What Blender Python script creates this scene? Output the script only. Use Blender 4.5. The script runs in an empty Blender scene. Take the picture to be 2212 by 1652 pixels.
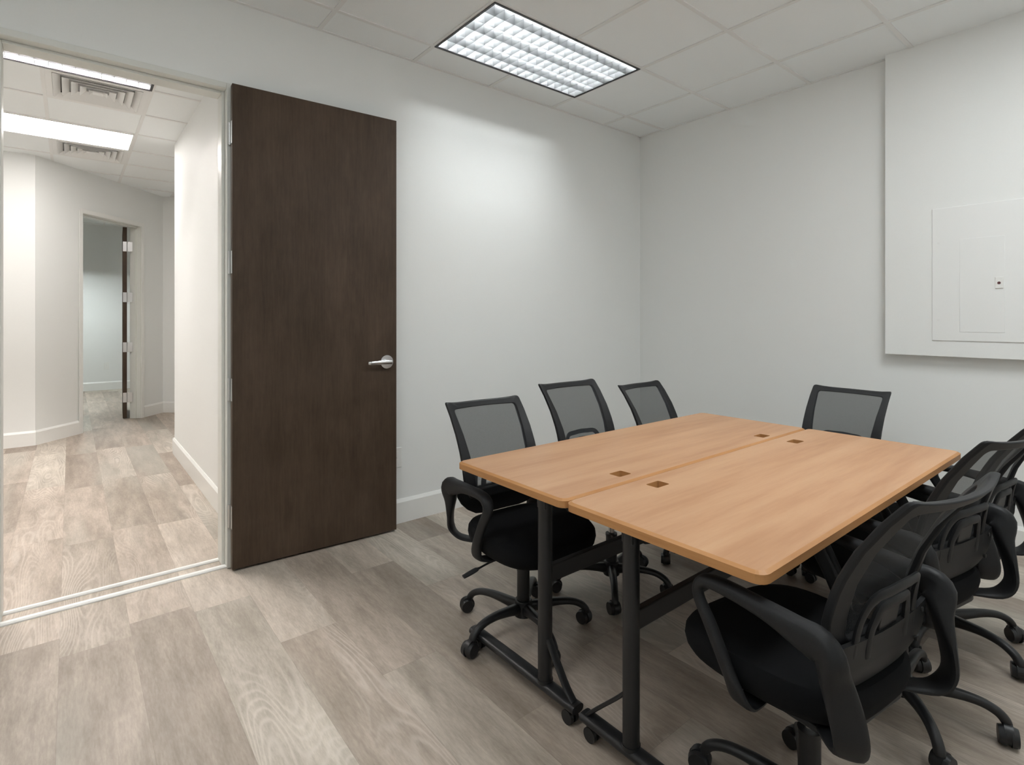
import bpy, bmesh, math, random
from mathutils import Vector, Matrix

S = bpy.context.scene
COL = S.collection
PI = math.pi

# ---------------------------------------------------------------- camera, world, exposure
W, H = 2212, 1652
FPX, PY, YAW = 1170.66, 685.56, 0.8871
cam = bpy.data.cameras.new('camera')
cam.sensor_fit = 'HORIZONTAL'; cam.sensor_width = 36.0
cam.lens = 36.0 * FPX / W
cam.shift_y = -(H / 2 - PY) / W
cam.clip_start = 0.05; cam.clip_end = 60
cam_o = bpy.data.objects.new('camera', cam); COL.objects.link(cam_o)
cam_o.location = (-4.0579, -3.0981, 1.301)
cam_o.rotation_euler = (PI / 2, 0, YAW - PI / 2)
S.camera = cam_o

wd = bpy.data.worlds.new('world'); S.world = wd; wd.use_nodes = True
wd.node_tree.nodes['Background'].inputs[0].default_value = (0.8, 0.85, 0.9, 1)
wd.node_tree.nodes['Background'].inputs[1].default_value = 0.05

S.view_settings.view_transform = 'Standard'
S.view_settings.look = 'None'
S.view_settings.exposure = 0.08
S.view_settings.gamma = 1.0
S.view_settings.use_curve_mapping = False
cy = S.cycles
cy.use_denoising = True
cy.max_bounces = 10; cy.diffuse_bounces = 6; cy.glossy_bounces = 4
cy.transparent_max_bounces = 12; cy.transmission_bounces = 4
cy.caustics_reflective = False; cy.caustics_refractive = False
cy.sample_clamp_indirect = 6.0
cy.blur_glossy = 0.5

# lamp brightness (emission of the tubes and unseen fill panels) and colour
ROOM_TUBE = 72.0        # fixture over the table (dimmed to soften the wall hot spot)
ROOM_FILL_B = 9.5       # added fill panel out of view, entrance side
ROOM_FILL_C = 17.5       # unseen panel over the near side, set by guess for brightness
ROOM_COL = (0.93, 0.975, 0.985)
HALL_TUBE = 430.0
HALL_COL = (1.0, 0.95, 0.91)
FAR_COL = (0.92, 1.0, 0.99)

# ---------------------------------------------------------------- dimensions
ZC = 2.949            # ceiling
YA = 0.02             # face of the door wall
T = 0.61              # ceiling module
GA, GB = 0.5136, 0.2412   # phase of the grid in the room
XW, YS = -5.0, -4.1   # hidden west and south walls

# ---------------------------------------------------------------- material helpers
def new_mat(name):
    m = bpy.data.materials.new(name); m.use_nodes = True
    nt = m.node_tree; b = nt.nodes['Principled BSDF']
    return m, nt, b

def N(nt, kind, **kw):
    n = nt.nodes.new(kind)
    for k, v in kw.items():
        setattr(n, k, v)
    return n

def math_n(nt, op, a, b=None):
    n = N(nt, 'ShaderNodeMath', operation=op)
    for i, v in enumerate((a, b)):
        if v is None: continue
        if isinstance(v, (int, float)): n.inputs[i].default_value = v
        else: nt.links.new(v, n.inputs[i])
    return n.outputs[0]

def ramp(nt, fac, stops):
    r = N(nt, 'ShaderNodeValToRGB')
    e = r.color_ramp.elements
    e[0].position = stops[0][0]; e[0].color = (*stops[0][1], 1)
    e[1].position = stops[-1][0]; e[1].color = (*stops[-1][1], 1)
    for p, c in stops[1:-1]:
        x = e.new(p); x.color = (*c, 1)
    nt.links.new(fac, r.inputs[0])
    return r.outputs[0]

def mixc(nt, fac, a, b, blend='MIX'):
    n = N(nt, 'ShaderNodeMix', data_type='RGBA', blend_type=blend)
    for i, v in ((0, fac), (6, a), (7, b)):
        if isinstance(v, (int, float)): n.inputs[i].default_value = v
        elif isinstance(v, tuple): n.inputs[i].default_value = (*v, 1)
        else: nt.links.new(v, n.inputs[i])
    return n.outputs[2]

def bump(nt, b, height, strength=0.1, dist=0.002):
    n = N(nt, 'ShaderNodeBump'); n.inputs['Strength'].default_value = strength
    n.inputs['Distance'].default_value = dist
    nt.links.new(height, n.inputs['Height']); nt.links.new(n.outputs[0], b.inputs['Normal'])

def noise(nt, vec, scale, detail=4, rough=0.5):
    n = N(nt, 'ShaderNodeTexNoise'); n.inputs['Scale'].default_value = scale
    n.inputs['Detail'].default_value = detail; n.inputs['Roughness'].default_value = rough
    if vec is not None: nt.links.new(vec, n.inputs['Vector'])
    return n.outputs['Fac']

def obj_coord(nt, scale=(1, 1, 1)):
    c = N(nt, 'ShaderNodeTexCoord'); m = N(nt, 'ShaderNodeMapping')
    m.inputs['Scale'].default_value = scale
    nt.links.new(c.outputs['Object'], m.inputs['Vector'])
    return m.outputs[0]

def simple(name, col, rough=0.5, metal=0.0, var=0.05, scale=40, bmp=0.05, spec=0.5):
    m, nt, b = new_mat(name)
    v = noise(nt, obj_coord(nt), scale, 3)
    c = mixc(nt, v, tuple(x * (1 - var) for x in col), tuple(min(1, x * (1 + var)) for x in col))
    nt.links.new(c, b.inputs['Base Color'])
    b.inputs['Roughness'].default_value = rough; b.inputs['Metallic'].default_value = metal
    b.inputs['Specular IOR Level'].default_value = spec
    if bmp: bump(nt, b, v, bmp)
    return m

def emit_mat(name, col, strength):
    m, nt, b = new_mat(name)
    b.inputs['Base Color'].default_value = (0.9, 0.9, 0.9, 1)
    b.inputs['Emission Color'].default_value = (*col, 1)
    b.inputs['Emission Strength'].default_value = strength
    return m

M = {}
M['wall'] = simple('wall_paint', (0.825, 0.835, 0.825), 0.55, var=0.015, scale=220, bmp=0.06, spec=0.3)
M['trim'] = simple('trim_paint', (0.84, 0.84, 0.82), 0.35, var=0.01, scale=60, bmp=0.02)
M['frame_paint'] = simple('frame_paint', (0.74, 0.745, 0.71), 0.35, var=0.02, scale=60, bmp=0.02)
M['tbar'] = simple('grid_paint', (0.80, 0.80, 0.79), 0.45, var=0.01, scale=30, bmp=0)
M['panel'] = simple('panel_paint', (0.825, 0.832, 0.825), 0.45, var=0.01, scale=150, bmp=0.03)
M['plastic_white'] = simple('white_plastic', (0.82, 0.82, 0.8), 0.35, var=0.01, bmp=0)
M['plastic'] = simple('black_plastic', (0.0135, 0.014, 0.0155), 0.50, var=0.25, scale=400, bmp=0.05, spec=0.28)
M['wheel'] = simple('caster_nylon', (0.010, 0.0105, 0.012), 0.40, var=0.1, bmp=0.02)
M['fabric'] = simple('seat_fabric', (0.006, 0.0063, 0.007), 0.95, var=0.4, scale=900, bmp=0.35, spec=0.15)
M['steel_black'] = simple('black_powder_coat', (0.010, 0.0103, 0.0115), 0.42, var=0.2, scale=500, bmp=0.06)
M['chrome'] = simple('chrome', (0.75, 0.75, 0.76), 0.18, 1.0, var=0.02, bmp=0)
M['satin'] = simple('satin_nickel', (0.62, 0.62, 0.62), 0.32, 1.0, var=0.05, scale=300, bmp=0.03)
M['blackline'] = simple('dark_fixture_edge', (0.03, 0.03, 0.033), 0.4, var=0.1, bmp=0)
M['alu'] = simple('louver_aluminium', (0.40, 0.405, 0.41), 0.35, 0.6, var=0.02, bmp=0)
M['housing'] = simple('fixture_housing', (0.85, 0.86, 0.86), 0.5, var=0.02, bmp=0)
M['dark'] = simple('dark_recess', (0.02, 0.02, 0.02), 0.8, var=0.1, bmp=0)
M['duct'] = simple('duct_grey', (0.45, 0.45, 0.45), 0.7, var=0.1, bmp=0)
M['red'] = simple('latch_key_red', (0.10, 0.03, 0.035), 0.4, var=0.1, bmp=0)
M['tube_room'] = emit_mat('tube_room', ROOM_COL, ROOM_TUBE)
M['panel_fill_b'] = emit_mat('panel_fill_entrance', ROOM_COL, ROOM_FILL_B)
M['panel_fill_c'] = emit_mat('panel_fill_near', ROOM_COL, ROOM_FILL_C)
M['tube_hall'] = emit_mat('tube_hall', HALL_COL, HALL_TUBE)
M['tube_far'] = emit_mat('tube_far', FAR_COL, 330.0)
M['diffuser'] = emit_mat('diffuser_hall', HALL_COL, 16.0)

def tile_mat():
    m, nt, b = new_mat('ceiling_tile')
    v = obj_coord(nt)
    n1 = noise(nt, v, 260, 4, 0.7); n2 = noise(nt, v, 2.5, 2)
    c = mixc(nt, n1, (0.83, 0.855, 0.86), (0.90, 0.925, 0.93))
    c = mixc(nt, n2, c, (0.88, 0.905, 0.91))
    nt.links.new(c, b.inputs['Base Color']); b.inputs['Roughness'].default_value = 0.95
    b.inputs['Specular IOR Level'].default_value = 0.1
    bump(nt, b, n1, 0.4, 0.002)
    return m
M['tile'] = tile_mat()

def floor_mat():
    m, nt, b = new_mat('oak_plank_floor')
    co = N(nt, 'ShaderNodeTexCoord'); sep = N(nt, 'ShaderNodeSeparateXYZ')
    nt.links.new(co.outputs['Object'], sep.inputs[0])
    PW, PL = 0.2286, 1.30
    xs = math_n(nt, 'DIVIDE', math_n(nt, 'ADD', sep.outputs[0], 3.863 + PW * 40), PW)
    colid = math_n(nt, 'FLOOR', xs)
    wn = N(nt, 'ShaderNodeTexWhiteNoise', noise_dimensions='1D')
    nt.links.new(colid, wn.inputs['W'])
    off = math_n(nt, 'MULTIPLY', wn.outputs['Value'], PL)
    ys = math_n(nt, 'DIVIDE', math_n(nt, 'ADD', math_n(nt, 'ADD', sep.outputs[1], 30.0), off), PL)
    rowid = math_n(nt, 'FLOOR', ys)
    pid = math_n(nt, 'ADD', math_n(nt, 'MULTIPLY', colid, 7.31), math_n(nt, 'MULTIPLY', rowid, 13.77))
    wn2 = N(nt, 'ShaderNodeTexWhiteNoise', noise_dimensions='1D'); nt.links.new(pid, wn2.inputs['W'])
    rnd = wn2.outputs['Value']
    sc = N(nt, 'ShaderNodeSeparateColor'); nt.links.new(wn2.outputs['Color'], sc.inputs[0])
    # seam mask
    fx = math_n(nt, 'FRACT', xs); fy = math_n(nt, 'FRACT', ys)
    ex = math_n(nt, 'MULTIPLY', math_n(nt, 'MINIMUM', fx, math_n(nt, 'SUBTRACT', 1.0, fx)), PW)
    # end joint
    ey = math_n(nt, 'MULTIPLY', math_n(nt, 'MINIMUM', fy, math_n(nt, 'SUBTRACT', 1.0, fy)), PL)
    edge = math_n(nt, 'MINIMUM', ex, ey)
    seam = math_n(nt, 'LESS_THAN', edge, 0.0009)
    # plank-local coordinate for the grain, shifted per plank
    cmb = N(nt, 'ShaderNodeCombineXYZ')
    nt.links.new(math_n(nt, 'ADD', math_n(nt, 'MULTIPLY', fx, PW), math_n(nt, 'MULTIPLY', rnd, 37.0)), cmb.inputs[0])
    nt.links.new(math_n(nt, 'MULTIPLY', sep.outputs[1], 0.16), cmb.inputs[1])
    nt.links.new(math_n(nt, 'MULTIPLY', sc.outputs[1], 19.0), cmb.inputs[2])
    g = cmb.outputs[0]
    fine = noise(nt, g, 150, 6, 0.65)
    mid = noise(nt, g, 16, 4, 0.55)
    # cathedral rings: contour lines of a smooth noise field
    field = noise(nt, g, 5.5, 1, 0.4)
    ring = math_n(nt, 'SINE', math_n(nt, 'ADD', math_n(nt, 'MULTIPLY', field, 210.0), math_n(nt, 'MULTIPLY', fine, 1.6)))
    ring = math_n(nt, 'POWER', math_n(nt, 'ADD', math_n(nt, 'MULTIPLY', ring, 0.5), 0.5), 3.0)
    blot = noise(nt, g, 3.0, 3, 0.5)
    bm_ = N(nt, 'ShaderNodeMapRange'); bm_.inputs[1].default_value = 0.44; bm_.inputs[2].default_value = 0.56
    nt.links.new(blot, bm_.inputs[0])
    mask = math_n(nt, 'MULTIPLY', math_n(nt, 'GREATER_THAN', sc.outputs[0], 0.35), bm_.outputs[0])
    base = ramp(nt, rnd, [(0.0, (0.295, 0.248, 0.211)), (0.2, (0.355, 0.305, 0.262)), (0.42, (0.455, 0.392, 0.338)),
                          (0.6, (0.375, 0.322, 0.276)), (0.8, (0.440, 0.400, 0.348)), (1.0, (0.530, 0.465, 0.406))])
    streak = noise(nt, g, 42, 5, 0.7)
    def mod(c, fac, lo, hi, p0, p1):
        return mixc(nt, 1.0, c, ramp(nt, fac, [(p0, (lo, lo * 0.99, lo * 0.975)), (p1, (hi, hi, hi))]), 'MULTIPLY')
    c = mod(base, blot, 0.84, 1.14, 0.35, 0.65)
    c = mod(c, mid, 0.82, 1.13, 0.33, 0.66)
    c = mod(c, streak, 0.91, 1.07, 0.36, 0.64)
    c = mod(c, fine, 0.90, 1.08, 0.36, 0.64)
    tint = noise(nt, g, 2.2, 2, 0.5)
    tm = N(nt, 'ShaderNodeMapRange'); tm.inputs[1].default_value = 0.55; tm.inputs[2].default_value = 0.70; tm.inputs[4].default_value = 0.40
    nt.links.new(tint, tm.inputs[0])
    c = mixc(nt, tm.outputs[0], c, (0.415, 0.415, 0.365))
    c = mixc(nt, math_n(nt, 'MULTIPLY', math_n(nt, 'MULTIPLY', ring, mask), 0.48), c, (0.62, 0.56, 0.50))
    # knots
    vn = N(nt, 'ShaderNodeTexVoronoi'); vn.inputs['Scale'].default_value = 2.6
    nt.links.new(g, vn.inputs['Vector'])
    knot = math_n(nt, 'MULTIPLY', math_n(nt, 'LESS_THAN', vn.outputs['Distance'], 0.075), 0.35)
    kn = N(nt, 'ShaderNodeMapRange'); kn.inputs[1].default_value = 0.0; kn.inputs[2].default_value = 0.13
    kn.inputs[3].default_value = 0.62; kn.inputs[4].default_value = 0.0
    nt.links.new(vn.outputs['Distance'], kn.inputs[0])
    c = mixc(nt, kn.outputs[0], c, (0.20, 0.155, 0.125))
    c = mixc(nt, math_n(nt, 'MULTIPLY', seam, 0.25), c, (0.14, 0.11, 0.09))
    c = mixc(nt, 1.0, c, (1.05, 1.045, 1.045), 'MULTIPLY')
    nt.links.new(c, b.inputs['Base Color'])
    b.inputs['Roughness'].default_value = 0.50
    b.inputs['Specular IOR Level'].default_value = 0.35
    bump(nt, b, fine, 0.08, 0.001)
    return m
M['floor'] = floor_mat()

def wood_mat(name, cols, stretch, scale, rough, coat=0.0, mids=None, spec=0.5):
    m, nt, b = new_mat(name)
    v = obj_coord(nt, stretch)
    a = noise(nt, v, scale, 5, 0.6); f = noise(nt, v, scale * 9, 3, 0.6)
    big = noise(nt, obj_coord(nt), 2.6, 4, 0.6)
    c = ramp(nt, a, [(0.3, cols[0]), (0.5, cols[1]), (0.72, cols[2])])
    c = mixc(nt, math_n(nt, 'MULTIPLY', f, 0.35), c, cols[0])
    if mids: c = mixc(nt, ramp_fac(nt, big), c, mids)
    nt.links.new(c, b.inputs['Base Color']); b.inputs['Roughness'].default_value = rough
    b.inputs['Specular IOR Level'].default_value = spec
    b.inputs['Coat Weight'].default_value = coat; b.inputs['Coat Roughness'].default_value = 0.3
    bump(nt, b, f, 0.05, 0.0006)
    return m
def ramp_fac(nt, v):
    n = N(nt, 'ShaderNodeMapRange'); n.inputs[1].default_value = 0.4; n.inputs[2].default_value = 0.75
    n.inputs[3].default_value = 0.0; n.inputs[4].default_value = 0.7
    nt.links.new(v, n.inputs[0]); return n.outputs[0]

M['beech'] = wood_mat('beech_laminate', [(0.440, 0.225, 0.112), (0.535, 0.300, 0.163), (0.590, 0.355, 0.200)], (0.8, 9, 9), 1.6, 0.42, 0.0)
M['beech_edge'] = wood_mat('beech_edge_band', [(0.40, 0.175, 0.055), (0.47, 0.225, 0.08), (0.52, 0.26, 0.10)], (1.5, 1.5, 20), 3, 0.5)
def walnut():
    m, nt, b = new_mat('dark_walnut_veneer')
    v = obj_coord(nt, (4.0, 4.0, 0.75)); w = obj_coord(nt, (26, 26, 1.6))
    a = noise(nt, v, 1.5, 6, 0.62); f = noise(nt, w, 3.2, 5, 0.7); bl = noise(nt, obj_coord(nt, (1.6, 1.6, 0.9)), 3.0, 5, 0.65)
    c = ramp(nt, a, [(0.30, (0.027, 0.0165, 0.0095)), (0.48, (0.050, 0.032, 0.0205)), (0.62, (0.072, 0.048, 0.032)), (0.78, (0.040, 0.026, 0.017))])
    c = mixc(nt, 0.30, c, ramp(nt, f, [(0.35, (0.020, 0.012, 0.007)), (0.65, (0.085, 0.058, 0.040))]))
    c = mixc(nt, 0.35, c, ramp(nt, bl, [(0.35, (0.028, 0.018, 0.011)), (0.65, (0.074, 0.052, 0.037))]))
    c = mixc(nt, 1.0, c, (1.28, 1.28, 1.30), 'MULTIPLY')
    nt.links.new(c, b.inputs['Base Color']); b.inputs['Roughness'].default_value = 0.5
    b.inputs['Specular IOR Level'].default_value = 0.22
    bump(nt, b, f, 0.05, 0.0005)
    return m
M['walnut'] = walnut()

def mesh_fabric():
    m, nt, b = new_mat('chair_mesh_fabric')
    b.inputs['Base Color'].default_value = (0.045, 0.048, 0.052, 1)
    b.inputs['Roughness'].default_value = 0.8; b.inputs['Specular IOR Level'].default_value = 0.2
    tr = N(nt, 'ShaderNodeBsdfTransparent'); mx = N(nt, 'ShaderNodeMixShader')
    v = noise(nt, obj_coord(nt), 500, 2)
    f = math_n(nt, 'ADD', math_n(nt, 'MULTIPLY', v, 0.14), 0.63)
    nt.links.new(f, mx.inputs[0]); nt.links.new(tr.outputs[0], mx.inputs[1]); nt.links.new(b.outputs[0], mx.inputs[2])
    nt.links.new(mx.outputs[0], nt.nodes['Material Output'].inputs[0])
    return m
M['mesh'] = mesh_fabric()

# ---------------------------------------------------------------- object helpers
def link(o, parent=None):
    COL.objects.link(o)
    if parent is not None: o.parent = parent
    return o

def mk(name, bm, mats, parent=None, smooth=False, bevel=0, loc=(0, 0, 0), seg=2):
    bmesh.ops.recalc_face_normals(bm, faces=bm.faces)
    me = bpy.data.meshes.new(name); bm.to_mesh(me); bm.free()
    if not isinstance(mats, (list, tuple)): mats = [mats]
    for m in mats: me.materials.append(m)
    if smooth:
        for p in me.polygons: p.use_smooth = True
        me.set_sharp_from_angle(angle=math.radians(42))
    o = link(bpy.data.objects.new(name, me), parent)
    o.location = loc
    if bevel:
        md = o.modifiers.new('bevel', 'BEVEL'); md.width = bevel; md.segments = seg; md.limit_method = 'ANGLE'
        md.angle_limit = math.radians(50)
    return o

def empty(name, loc, rz=0):
    o = bpy.data.objects.new(name, None); COL.objects.link(o)
    o.location = loc; o.rotation_euler = (0, 0, rz); o.empty_display_size = 0.1
    return o

def tag(o, label, cat, group=None):
    o['label'] = label; o['category'] = cat
    if group: o['group'] = group
    return o
def struct(o, label=None):
    o['kind'] = 'structure'
    if label: o['label'] = label
    return o

def box(bm, x0, x1, y0, y1, z0, z1, mi=0, mat=None):
    vs = [bm.verts.new((x, y, z)) for z in (z0, z1) for y in (y0, y1) for x in (x0, x1)]
    if mat is not None:
        for v in vs: v.co = mat @ v.co
    for f in ((0, 1, 3, 2), (4, 6, 7, 5), (0, 4, 5, 1), (2, 3, 7, 6), (0, 2, 6, 4), (1, 5, 7, 3)):
        bm.faces.new([vs[i] for i in f]).material_index = mi

def prism(bm, pts, z0, z1, mi=0):
    a = [bm.verts.new((p[0], p[1], z0)) for p in pts]; b = [bm.verts.new((p[0], p[1], z1)) for p in pts]
    n = len(pts)
    bm.faces.new(a[::-1]).material_index = mi; bm.faces.new(b).material_index = mi
    for i in range(n):
        bm.faces.new((a[i], a[(i + 1) % n], b[(i + 1) % n], b[i])).material_index = mi

def cyl(bm, p0, p1, r0, r1=None, n=20, mi=0, cap=True):
    r1 = r0 if r1 is None else r1
    p0, p1 = Vector(p0), Vector(p1); d = (p1 - p0).normalized()
    u = d.orthogonal().normalized(); v = d.cross(u)
    ra, rb = [], []
    for i in range(n):
        a = 2 * PI * i / n; o = u * math.cos(a) + v * math.sin(a)
        ra.append(bm.verts.new(p0 + o * r0)); rb.append(bm.verts.new(p1 + o * r1))
    for i in range(n):
        bm.faces.new((ra[i], ra[(i + 1) % n], rb[(i + 1) % n], rb[i])).material_index = mi
    if cap:
        bm.faces.new(ra[::-1]).material_index = mi; bm.faces.new(rb).material_index = mi

def catmull(P, n=6):
    P = [Vector(p) for p in P]
    Q = [P[0] * 2 - P[1]] + P + [P[-1] * 2 - P[-2]]
    out = []
    for i in range(1, len(Q) - 2):
        for k in range(n):
            t = k / n
            a, b, c, d = Q[i - 1], Q[i], Q[i + 1], Q[i + 2]
            out.append(0.5 * ((2 * b) + (c - a) * t + (2 * a - 5 * b + 4 * c - d) * t * t + (3 * b - a - 3 * c + d) * t ** 3))
    out.append(P[-1]); return out

def sweep(bm, P, n=6, sides=12, power=3.0, mi=0):
    """P: list of (point, width, thickness, width direction). Rounded-rectangle section."""
    K = catmull([Vector((*p[0],)) for p in P], n)
    A = catmull([Vector((p[1], p[2], 0)) for p in P], n)
    D = catmull([Vector(p[3]) for p in P], n)
    rings = []
    for i, c in enumerate(K):
        t = (K[min(i + 1, len(K) - 1)] - K[max(i - 1, 0)]).normalized()
        w = D[i] - t * D[i].dot(t); w.normalize(); h = t.cross(w)
        ring = []
        for k in range(sides):
            a = 2 * PI * (k + 0.5) / sides; ca, sa = math.cos(a), math.sin(a)
            e = 2 / power
            x = math.copysign(abs(ca) ** e, ca) * A[i].x / 2; y = math.copysign(abs(sa) ** e, sa) * A[i].y / 2
            ring.append(bm.verts.new(c + w * x + h * y))
        rings.append(ring)
    for a, b in zip(rings, rings[1:]):
        for k in range(sides):
            bm.faces.new((a[k], a[(k + 1) % sides], b[(k + 1) % sides], b[k])).material_index = mi
    bm.faces.new(rings[0][::-1]).material_index = mi; bm.faces.new(rings[-1]).material_index = mi

def rrect(cx, cy, hx, hy, r, n=5):
    pts = []
    for (sx, sy, a0) in ((1, 1, 0), (-1, 1, 90), (-1, -1, 180), (1, -1, 270)):
        for i in range(n + 1):
            a = math.radians(a0 + 90 * i / n)
            pts.append((cx + sx * (hx - r) + r * math.cos(a), cy + sy * (hy - r) + r * math.sin(a)))
    return pts

# ================================================================ STRUCTURE
# floor
bm = bmesh.new(); box(bm, -6.2, 0.2, -4.3, 9.4, -0.05, 0.0)
struct(mk('floor', bm, M['floor']))

# door wall (wall with the entrance door), opening between OX0 and OX1
OX0, OX1, OZ = -4.30, -3.43, 2.487
bm = bmesh.new()
box(bm, -5.8, OX0 - 0.035, YA, YA + 0.13, 0, 3.1)
box(bm, OX1 + 0.035, 0.12, YA, YA + 0.13, 0, 3.1)
box(bm, OX0 - 0.035, OX1 + 0.035, YA, YA + 0.13, OZ + 0.03, 3.1)
struct(mk('wall_left', bm, M['wall']))
bm = bmesh.new(); box(bm, 0, 0.12, YS - 0.1, YA, 0, 3.1)
struct(mk('wall_right', bm, M['wall']))
bm = bmesh.new(); box(bm, XW - 0.1, XW, YS - 0.1, YA, 0, 3.1)
struct(mk('wall_west', bm, M['wall']))
bm = bmesh.new(); box(bm, XW, 0, YS - 0.1, YS, 0, 3.1)
struct(mk('wall_back', bm, M['wall']))
# boxed-out section carrying the electrical panel
BX, BY, BZ = -0.070, -1.933, 1.071
bm = bmesh.new(); box(bm, BX, 0, YS, BY, BZ, ZC + 0.02)
struct(mk('wall_bulkhead', bm, M['wall'], bevel=0.002))

# baseboards, 15 cm, with a small bevelled top
def baseboard(name, p0, p1, n, h=0.150, th=0.015):
    """runs p0->p1, n = outward normal (xy) pointing into the room"""
    p0, p1, n = Vector((*p0, 0)), Vector((*p1, 0)), Vector((*n, 0)).normalized()
    prof = [(0, 0), (th, 0), (th, h - 0.02), (0.004, h), (0, h)]
    bm = bmesh.new(); R = []
    for p in (p0, p1):
        R.append([bm.verts.new(p + n * a + Vector((0, 0, b))) for a, b in prof])
    k = len(prof)
    for i in range(k):
        bm.faces.new((R[0][i], R[0][(i + 1) % k], R[1][(i + 1) % k], R[1][i]))
    bm.faces.new(R[0][::-1]); bm.faces.new(R[1])
    return struct(mk(name, bm, M['trim']))
baseboard('baseboard_left', (OX1 + 0.05, YA), (0, YA), (0, -1))
baseboard('baseboard_right', (0, YA - 0.015), (0, YS), (-1, 0))
baseboard('baseboard_west', (XW, YS), (XW, YA), (1, 0))
baseboard('baseboard_back', (XW, YS), (0, YS), (0, 1))

# ---- corridor and the room beyond
HX = -3.285
bm = bmesh.new(); box(bm, HX, HX + 0.13, YA + 0.13, 2.97, 0, 3.1)
struct(mk('wall_corridor_right', bm, M['wall'], bevel=0.003))
bm = bmesh.new(); box(bm, HX + 0.13, -1.9, 2.84, 2.97, 0, 3.1); box(bm, -1.9, -1.8, 2.84, 9.3, 0, 3.1)
struct(mk('wall_corridor_recess', bm, M['wall']))
bm = bmesh.new(); box(bm, -5.8, -5.7, YA + 0.13, 9.3, 0, 3.1)
struct(mk('wall_corridor_end', bm, M['wall']))
PB = Vector((-4.337, 4.255)); PE = Vector((-3.075, 5.69))
LW = (PE - PB).length; DW = (PE - PB).normalized(); NW = Vector((DW.y, -DW.x))   # NW points to the corridor side
TL, TR, TZ = 0.580, 1.478, 2.47      # clear opening along the slanted wall
WT = 0.115
MW = Matrix(((DW.x, -NW.x, 0, PB.x), (DW.y, -NW.y, 0, PB.y), (0, 0, 1, 0), (0, 0, 0, 1)))  # local x along wall, local y into the far room
bm = bmesh.new()
box(bm, 0.0, TL - 0.03, 0, WT, 0, 3.1, 0, MW); box(bm, TR + 0.03, LW, 0, WT, 0, 3.1, 0, MW)
box(bm, TL - 0.03, TR + 0.03, 0, WT, TZ + 0.03, 3.1, 0, MW)
struct(mk('wall_slanted', bm, M['wall']))
bm = bmesh.new(); box(bm, -5.7, PB.x, 4.255, 4.375, 0, 3.1)
struct(mk('wall_corridor_left', bm, M['wall']))
bm = bmesh.new()
e2 = (PE.x + 1.20, PE.y - 0.98)
prism(bm, [(PE.x, PE.y), e2, (e2[0] + 0.08, e2[1] + 0.1), (PE.x + 0.06, PE.y + 0.14)], 0, 3.1)
struct(mk('wall_corridor_far', bm, M['wall']))
bm = bmesh.new(); box(bm, -5.7, -1.9, 9.07, 9.2, 0, 3.1)
struct(mk('wall_far_room', bm, M['wall']))
baseboard('baseboard_corridor_right', (HX, YA + 0.13), (HX, 2.985), (-1, 0))
baseboard('baseboard_corridor_recess', (HX - 0.014, 2.97), (-1.9, 2.97), (0, 1))
pL = PB + DW * (TL - 0.055); pR = PB + DW * (TR + 0.06)
baseboard('baseboard_slanted', PB, pL, NW)
baseboard('baseboard_slanted_right', pR, PE, NW)
baseboard('baseboard_corridor_left', (-5.7, 4.255), (PB.x + 0.004, 4.255), (0, -1))
nf = Vector((-(e2[1] - PE.y), (e2[0] - PE.x))); nf = -nf.normalized()
baseboard('baseboard_corridor_far', PE, e2, nf)
baseboard('baseboard_far_room', (-5.7, 9.07), (-1.9, 9.07), (0, -1))

# ---- door frames
def door_frame(name, mat4, x0, x1, zt, th, lip=0.028):
    """frame lining an opening x0..x1 (local), wall from local y=0 (front) to th"""
    bm = bmesh.new()
    # jambs and head, full wall depth
    box(bm, x0 - 0.03, x0, -0.010, th + 0.010, 0, zt + 0.03, 0, mat4)
    box(bm, x1, x1 + 0.03, -0.010, th + 0.010, 0, zt + 0.03, 0, mat4)
    box(bm, x0, x1, -0.010, th + 0.010, zt, zt + 0.03, 0, mat4)
    # door stop, leaving a rebate of 48 mm on the hinge side
    s0, s1 = 0.045, th + 0.010
    box(bm, x0, x0 + 0.014, s0, s1, 0, zt, 0, mat4); box(bm, x1 - 0.014, x1, s0, s1, 0, zt, 0, mat4)
    box(bm, x0 + 0.014, x1 - 0.014, s0, s1, zt - 0.014, zt, 0, mat4)
    return struct(mk(name, bm, M['frame_paint'], bevel=0.003))
MA = Matrix.Translation((0, YA, 0))
door_frame('trim_1', MA, OX0, OX1, OZ, 0.13)
# far frame has wider flat casings
fo = door_frame('trim_2', MW, TL, TR, TZ, WT)
bm = bmesh.new()
cw = 0.055
box(bm, TL - cw, TL - 0.008, -0.016, -0.011, 0, TZ + cw, 0, MW); box(bm, TR + 0.008, TR + cw, -0.016, -0.011, 0, TZ + cw, 0, MW)
box(bm, TL - 0.008, TR + 0.008, -0.016, -0.011, TZ + 0.008, TZ + cw, 0, MW)
struct(mk('trim_3', bm, M['trim'], bevel=0.001))

# threshold: two rounded pale strips with a flat inlay between them
def strip(name, y, w, h, x0, x1, mat):
    bm = bmesh.new(); prof = [(-w / 2, 0.0), (-w / 2, h * 0.5), (-w * 0.3, h), (w * 0.3, h), (w / 2, h * 0.5), (w / 2, 0.0)]
    R = [[bm.verts.new((x, y + a, b)) for a, b in prof] for x in (x0, x1)]
    k = len(prof)
    for i in range(k): bm.faces.new((R[0][i], R[0][(i + 1) % k], R[1][(i + 1) % k], R[1][i]))
    bm.faces.new(R[0][::-1]); bm.faces.new(R[1])
    return struct(mk(name, bm, mat))
strip('trim_4', 0.040, 0.034, 0.011, OX0, OX1, M['trim'])
strip('trim_5', 0.148, 0.028, 0.011, OX0, OX1, M['trim'])

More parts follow.
